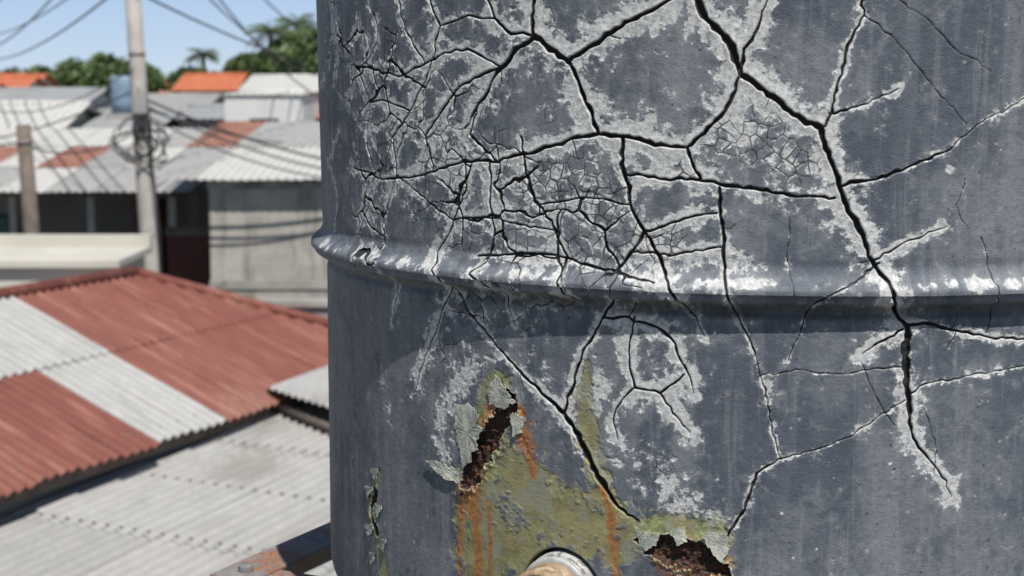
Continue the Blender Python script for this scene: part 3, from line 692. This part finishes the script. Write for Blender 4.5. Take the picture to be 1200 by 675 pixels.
def gable_house(x0,x1,y0,y1,zw,zr,rm,wm,name='house',axis='x',ov=.35):
    h=empty(name); box('walls',x0,x1,y0,y1,0,zw,wm,h)
    if axis=='x':
        ym=(y0+y1)/2; U=Vector((x1-x0+2*ov,0,0)); sl=(zr-zw)/(ym-y0)
        corrugated('roof_front',(x0-ov,y0-ov,zw-sl*ov+.03),U,(0,ym-y0+ov,zr-zw+sl*ov),rm,h,.22,.018,4,3,.01)
        corrugated('roof_back',(x0-ov,y1+ov,zw-sl*ov+.03),U,(0,-(y1-ym+ov),zr-zw+sl*ov),rm,h,.22,.018,4,2)
        for nm,xx in (('gable_a',x0),('gable_b',x1)): mesh_obj(nm,[(xx,y0,zw+.002),(xx,y1,zw+.002),(xx,ym,zr-.02)],[(0,1,2)],wm,h)
        tube('ridge_cap',[(x0-ov,ym,zr+.04),(x1+ov,ym,zr+.04)],.08,rm,h,6)
    else:
        xm=(x0+x1)/2; U=Vector((0,y1-y0+2*ov,0)); sl=(zr-zw)/(xm-x0)
        corrugated('roof_left',(x0-ov,y0-ov,zw-sl*ov+.03),U,(xm-x0+ov,0,zr-zw+sl*ov),rm,h,.22,.018,4,3)
        corrugated('roof_right',(x1+ov,y0-ov,zw-sl*ov+.03),U,(-(xm-x0+ov),0,zr-zw+sl*ov),rm,h,.22,.018,4,3)
        for nm,yy in (('gable_a',y0),('gable_b',y1)): mesh_obj(nm,[(x0,yy,zw+.002),(x1,yy,zw+.002),(xm,yy,zr-.02)],[(0,1,2)],wm,h)
    n=max(1,int((x1-x0)/2.2))
    for f in range(2 if zw>4 else 1):
        for k in range(n):
            cx=x0+(x1-x0)*(k+.5)/n; zb=(1.0 if f==0 else zw-1.6)
            box('window_%d_%d'%(f,k),cx-.4,cx+.4,y0-.02,y0-.004,zb,zb+1.0,m_dark,h); box('sill_%d_%d'%(f,k),cx-.48,cx+.48,y0-.08,y0-.003,zb-.08,zb,m_conc,h)
    return h
H=gable_house
H(-18,-11.6,40,47,4.6,5.4,m_pale,m_cream)
H(-16,-12.7,36.5,39,4.25,4.75,m_red,m_cream)
H(-11.6,-9.6,43,48,4.8,5.15,m_greyr,m_white)
H(-9.2,-7.8,45,51,5.0,5.25,m_greyr,m_greyw)
wh=H(-7.75,-5.65,44,50,5.62,5.68,m_pale,m_white,'house','x',.06)
H(-5.4,-1,47,54,5.0,5.75,m_rusty,m_greyw)
H(-14.0,-11.9,69,74,5.7,6.3,m_tile,m_cream)
H(-30,-23.5,76,84,5.2,6.2,m_tile,m_white)
H(-13.2,-10.6,55,60,5.1,5.5,m_galv,m_white)
H(-19.5,-15,56,62,5.2,5.7,m_greyr,m_white)
H(-23,-20,60,66,5.2,5.9,m_tile,m_cream)
H(-10,-7.5,62,68,5.7,6.2,m_pale,m_cream)
H(1.5,8,24,32,4.2,5.2,m_rusty,m_cream); H(9,15,14,22,3.8,4.8,m_red,m_cream); H(3,9,8,14,3.0,4.0,m_galv,m_greyw)
H(-18,-13,13,20,2.6,3.4,m_rusty,m_cream); H(-18,-12.5,5,11,2.6,3.4,m_galv,m_greyw)
rr_=random.Random(5)
rms=[m_tile,m_pale,m_greyr,m_rusty,m_tile,m_galv2,m_galv]; wms=[m_white,m_cream,m_greyw,m_white]
for row,yy in enumerate((90,112,140,180,235)):
    xx=-yy*.40
    while xx<yy*.30:
        wd=rr_.uniform(5,10); zw=rr_.uniform(4.3,5.6); H(xx,xx+wd,yy+rr_.uniform(-4,4),yy+8+rr_.uniform(0,4),zw,zw+rr_.uniform(.7,1.3),rr_.choice(rms),rr_.choice(wms),'house',rr_.choice('xxy'))
        xx+=wd+rr_.uniform(1,6)

# ================================================================ POLES AND CABLES
def sagline(a,b,sag,n=18):
    a=Vector(a);b=Vector(b); return [a.lerp(b,i/n)+Vector((0,0,-sag*4*(i/n)*(1-i/n))) for i in range(n+1)]
def upole(base,top,r0,r1,name='utility_pole'):
    p=empty(name); base=Vector(base);top=Vector(top)
    tube('shaft',[base,base.lerp(top,.33),base.lerp(top,.66),top],[r0,r0*.67+r1*.33,r0*.33+r1*.67,r1],m_polec,p,14)
    for k,dz in enumerate((.35,1.0)):
        c=top-Vector((0,0,dz)); box('crossarm_%d'%k,c.x-.8,c.x+.8,c.y-.19,c.y-.11,c.z-.05,c.z+.05,m_wood,p)
        for q in (-.7,-.35,.35,.7): lathe('insulator_%d_%d'%(k,int(q*100)),[(.0,.14),(.03,.13),(.045,.1),(.025,.08),(.045,.05),(.02,.0)],m_white,p,10,Matrix.Translation((c.x+q,c.y-.15,c.z+.05)))
    for k,f in enumerate((.56,.60,.70)):
        c=base.lerp(top,f); rr2=r0+(r1-r0)*f+.006; tube('band_%d'%k,[c-Vector((0,0,.03)),c+Vector((0,0,.03))],rr2,m_steel,p,14)
    return p
pole=upole((-5.72,26,0),(-6.06,26,9.2),.165,.115)
upole((-25.5,75,0),(-25.5,75,9.2),.17,.12); upole((-7,95,0),(-7,95,9.4),.17,.12); upole((-40,20,0),(-40,20,9.2),.17,.12)
pts=[]
for i in range(240):
    a_=i*.21; r_=.27+.10*math.sin(i*.37)+.05*math.sin(i*1.3); pts.append((-5.86+.18*math.sin(i*.05)+r_*math.cos(a_),25.82-.06*math.sin(a_*.5)+.12*math.sin(i*.09),5.05+.42*math.sin(a_)*(.7+.3*math.sin(i*.11))))
tube('cable_coil',pts,.013,m_black,pole,5)
tube('cable_coil_drop',[(-5.75,25.8,5.6),(-5.70,25.78,4.6),(-5.62,25.8,3.6),(-5.6,25.8,1.0)],.018,m_black,pole,5)
box('junction_box',-5.98,-5.76,25.68,25.83,5.5,5.85,m_greyw,pole,.01)
oc=empty('overhead_cables')
n_=0
for (a_,b_,sg,r_) in [((-6.7,25.85,8.95),(-26.2,75,8.9),1.0,.022),((-6.4,25.85,8.3),(-25.9,75,8.3),1.3,.022),((-5.7,25.85,8.3),(-25.1,75,8.25),.7,.02),
    ((-6.0,25.85,7.6),(-25.5,75,7.6),.9,.022),((-5.35,25.85,8.95),(-6.3,95,9.1),2.2,.02),((-5.7,25.85,8.3),(-7.7,95,8.4),2.2,.02),((-5.35,25.85,8.3),(-6.3,95,8.4),3.2,.02),
    ((-5.9,25.85,7.4),(1.6,60,6.8),1.3,.02),
    ((-5.85,25.85,5.75),(-.8,26.9,4.45),.28,.020),((-5.85,25.85,5.65),(-.5,26.9,4.40),.40,.016),((-5.85,25.85,5.5),(-1.2,26.9,4.42),.42,.014),((-5.85,25.85,5.6),(-2.5,38,5.0),.5,.014),
    ((-5.85,25.85,5.3),(-7.4,25,5.0),.22,.014),((-5.9,25.85,5.9),(-15.5,36.4,4.9),.6,.014),((-6.0,25.85,6.2),(-13.5,40.1,5.6),.5,.012),((-7.42,25,5.1),(-16,27,5.2),.35,.014)]:
    tube('cable_%d'%n_,sagline(a_,b_,sg),r_,m_black,oc,5); n_+=1
wp=empty('timber_post'); tube('post',[(-7.30,25,0),(-7.40,25,3.0),(-7.50,25,5.35)],[.14,.125,.11],m_wood,wp,10); tube('post_band',[(-7.485,25,5.05),(-7.49,25,5.12)],.122,m_steel,wp,10)

# ================================================================ TREES
def leafmat(name,c1,c2,c3):
    g=G(name); o=g.obj(); n=g.noise(o,1.3,3); n2=g.noise(o,7,2)
    c=g.mix(g.step(n,.38,.62),c1,c2); c=g.mix(g.mul(g.step(n2,.5,.7),.6),c,c3); return g.out(c,.6)
m_leaf=leafmat('foliage_green',(.055,.10,.03),(.10,.16,.05),(.15,.21,.07)); m_palm=leafmat('palm_green',(.065,.11,.035),(.11,.16,.055),(.16,.19,.08))
m_bark=simple('bark',(.13,.10,.075),(.2,.16,.12),6,.9)
def tree(x,y,h,cr,name='tree',seed=0,leaves=3200):
    r=random.Random(seed); t=empty(name); zc=h-cr
    tube('trunk',[(x,y,0),(x+.1,y,zc*.5),(x+.05,y,zc)],[.22,.16,.11],m_bark,t,8)
    cl=[]
    for k in range(9):
        a=r.uniform(0,6.28);e=r.uniform(-.2,1.2); d=cr*r.uniform(.45,.85)
        c=Vector((x+math.cos(a)*math.cos(e)*d*1.15,y+math.sin(a)*math.cos(e)*d,zc+math.sin(e)*d*.9)); cl.append((c,cr*r.uniform(.28,.5)))
        tube('limb_%d'%k,[(x+.05,y,zc*.85),Vector((x,y,zc)).lerp(c,.5)+Vector((0,0,.1)),c],[.09,.05,.02],m_bark,t,5)
    vs=[];fs=[]
    for i in range(leaves):
        c,rd=r.choice(cl); d=Vector((r.gauss(0,1),r.gauss(0,1),r.gauss(0,1))).normalized()*rd*r.uniform(.5,1.15)
        p=c+d; s=.05+.11*r.random(); q=Vector((r.gauss(0,1),r.gauss(0,1),r.gauss(0,1)+.6)).normalized(); a=q.orthogonal().normalized()*s*1.6; b=q.cross(a).normalized()*s*.8
        n=len(vs); vs+=[p-a,p-b,p+a,p+b]; fs.append((n,n+1,n+2,n+3))
    mesh_obj('crown',vs,fs,m_leaf,t); return t
def palm(x,y,h,fr=2.2,seed=0):
    r=random.Random(seed); t=empty('palm_tree'); lx=r.uniform(-.5,.5)
    tube('trunk',[(x-lx,y,0),(x-lx*.6,y,h*.4),(x,y,h)],[.2,.14,.1],m_bark,t,8)
    vs=[];fs=[]
    for k in range(22):
        a=k*2.4+r.uniform(-.2,.2); e=r.uniform(-.25,1.2); L=fr*r.uniform(.8,1.1); dh=Vector((math.cos(a),math.sin(a),0)); prev=None
        side=Vector((-dh.y,dh.x,0))
        for i in range(15):
            f=i/14; p=Vector((x,y,h))+dh*L*f*math.cos(e*(1-f*.5))+Vector((0,0,L*(f*math.sin(e)-.62*f*f)))
            for sg in (-1,1):
                ll=.42*math.sin(math.pi*min(1,f*.9+.1))+.06; q=p+side*sg*ll*.8+dh*ll*.4+Vector((0,0,-ll*.55)); n=len(vs)
                vs+=[p,p+dh*.06,q]; fs.append((n,n+1,n+2))
            if prev is not None:
                n=len(vs); vs+=[prev-side*.02,prev+side*.02,p+side*.02,p-side*.02]; fs.append((n,n+1,n+2,n+3))
            prev=p
    mesh_obj('fronds',vs,fs,m_palm,t)
    return t
tree(-22.4,88,7.6,1.7,'tree',1); tree(-20.9,92,7.2,1.3,'tree',2); tree(-21.6,86,6.9,1.2,'tree',22)
tree(-19.2,86,6.9,1.2,'tree',3); tree(-17.6,90,6.9,1.2,'tree',31); palm(-16.6,88,7.5,1.0,4); tree(-16.4,84,6.9,1.0,'tree',41)
palm(-10.9,74,8.3,1.3,5); palm(-10.0,76,8.7,1.4,7); tree(-11.9,74,7.4,1.3,'tree',8,5200); tree(-10.0,75,8.1,1.5,'tree',9,6000); tree(-8.8,74,8.5,1.9,'tree',91,6200); tree(-9.6,71,7.6,1.2,'tree',92,4200); tree(-13.0,80,7.0,1.2,'tree',10)
tree(-26,100,7.6,2.0,'tree',11); tree(-31,105,7.4,2.2,'tree',12); palm(-33,98,7.6,1.6,13); tree(3,70,8.4,2.2,'tree',14); tree(-3,85,8,2,'tree',15); palm(8,80,9,2.2,16)
def treeline(name,y,x0,x1,n,hmax,seed):
    r=random.Random(seed); vs=[];fs=[]
    for k in range(n):
        cx=r.uniform(x0,x1); h=hmax*r.uniform(.55,1)
        for j in range(70):
            p=Vector((cx+r.gauss(0,2.2),y+r.gauss(0,3),h*r.uniform(.3,1)-abs(r.gauss(0,.5)))); s=r.uniform(.25,.6)
            q=Vector((r.gauss(0,1),r.gauss(0,1),r.gauss(0,1)+.5)).normalized(); a=q.orthogonal().normalized()*s*1.4; b=q.cross(a).normalized()*s; m=len(vs); vs+=[p-a,p-b,p+a,p+b]; fs.append((m,m+1,m+2,m+3))
    mesh_obj(name,vs,fs,m_leaf)
treeline('distant_trees',255,-130,90,120,8.6,3); treeline('distant_trees',420,-220,150,160,10,4)
print('tank verts',NZ*NT)
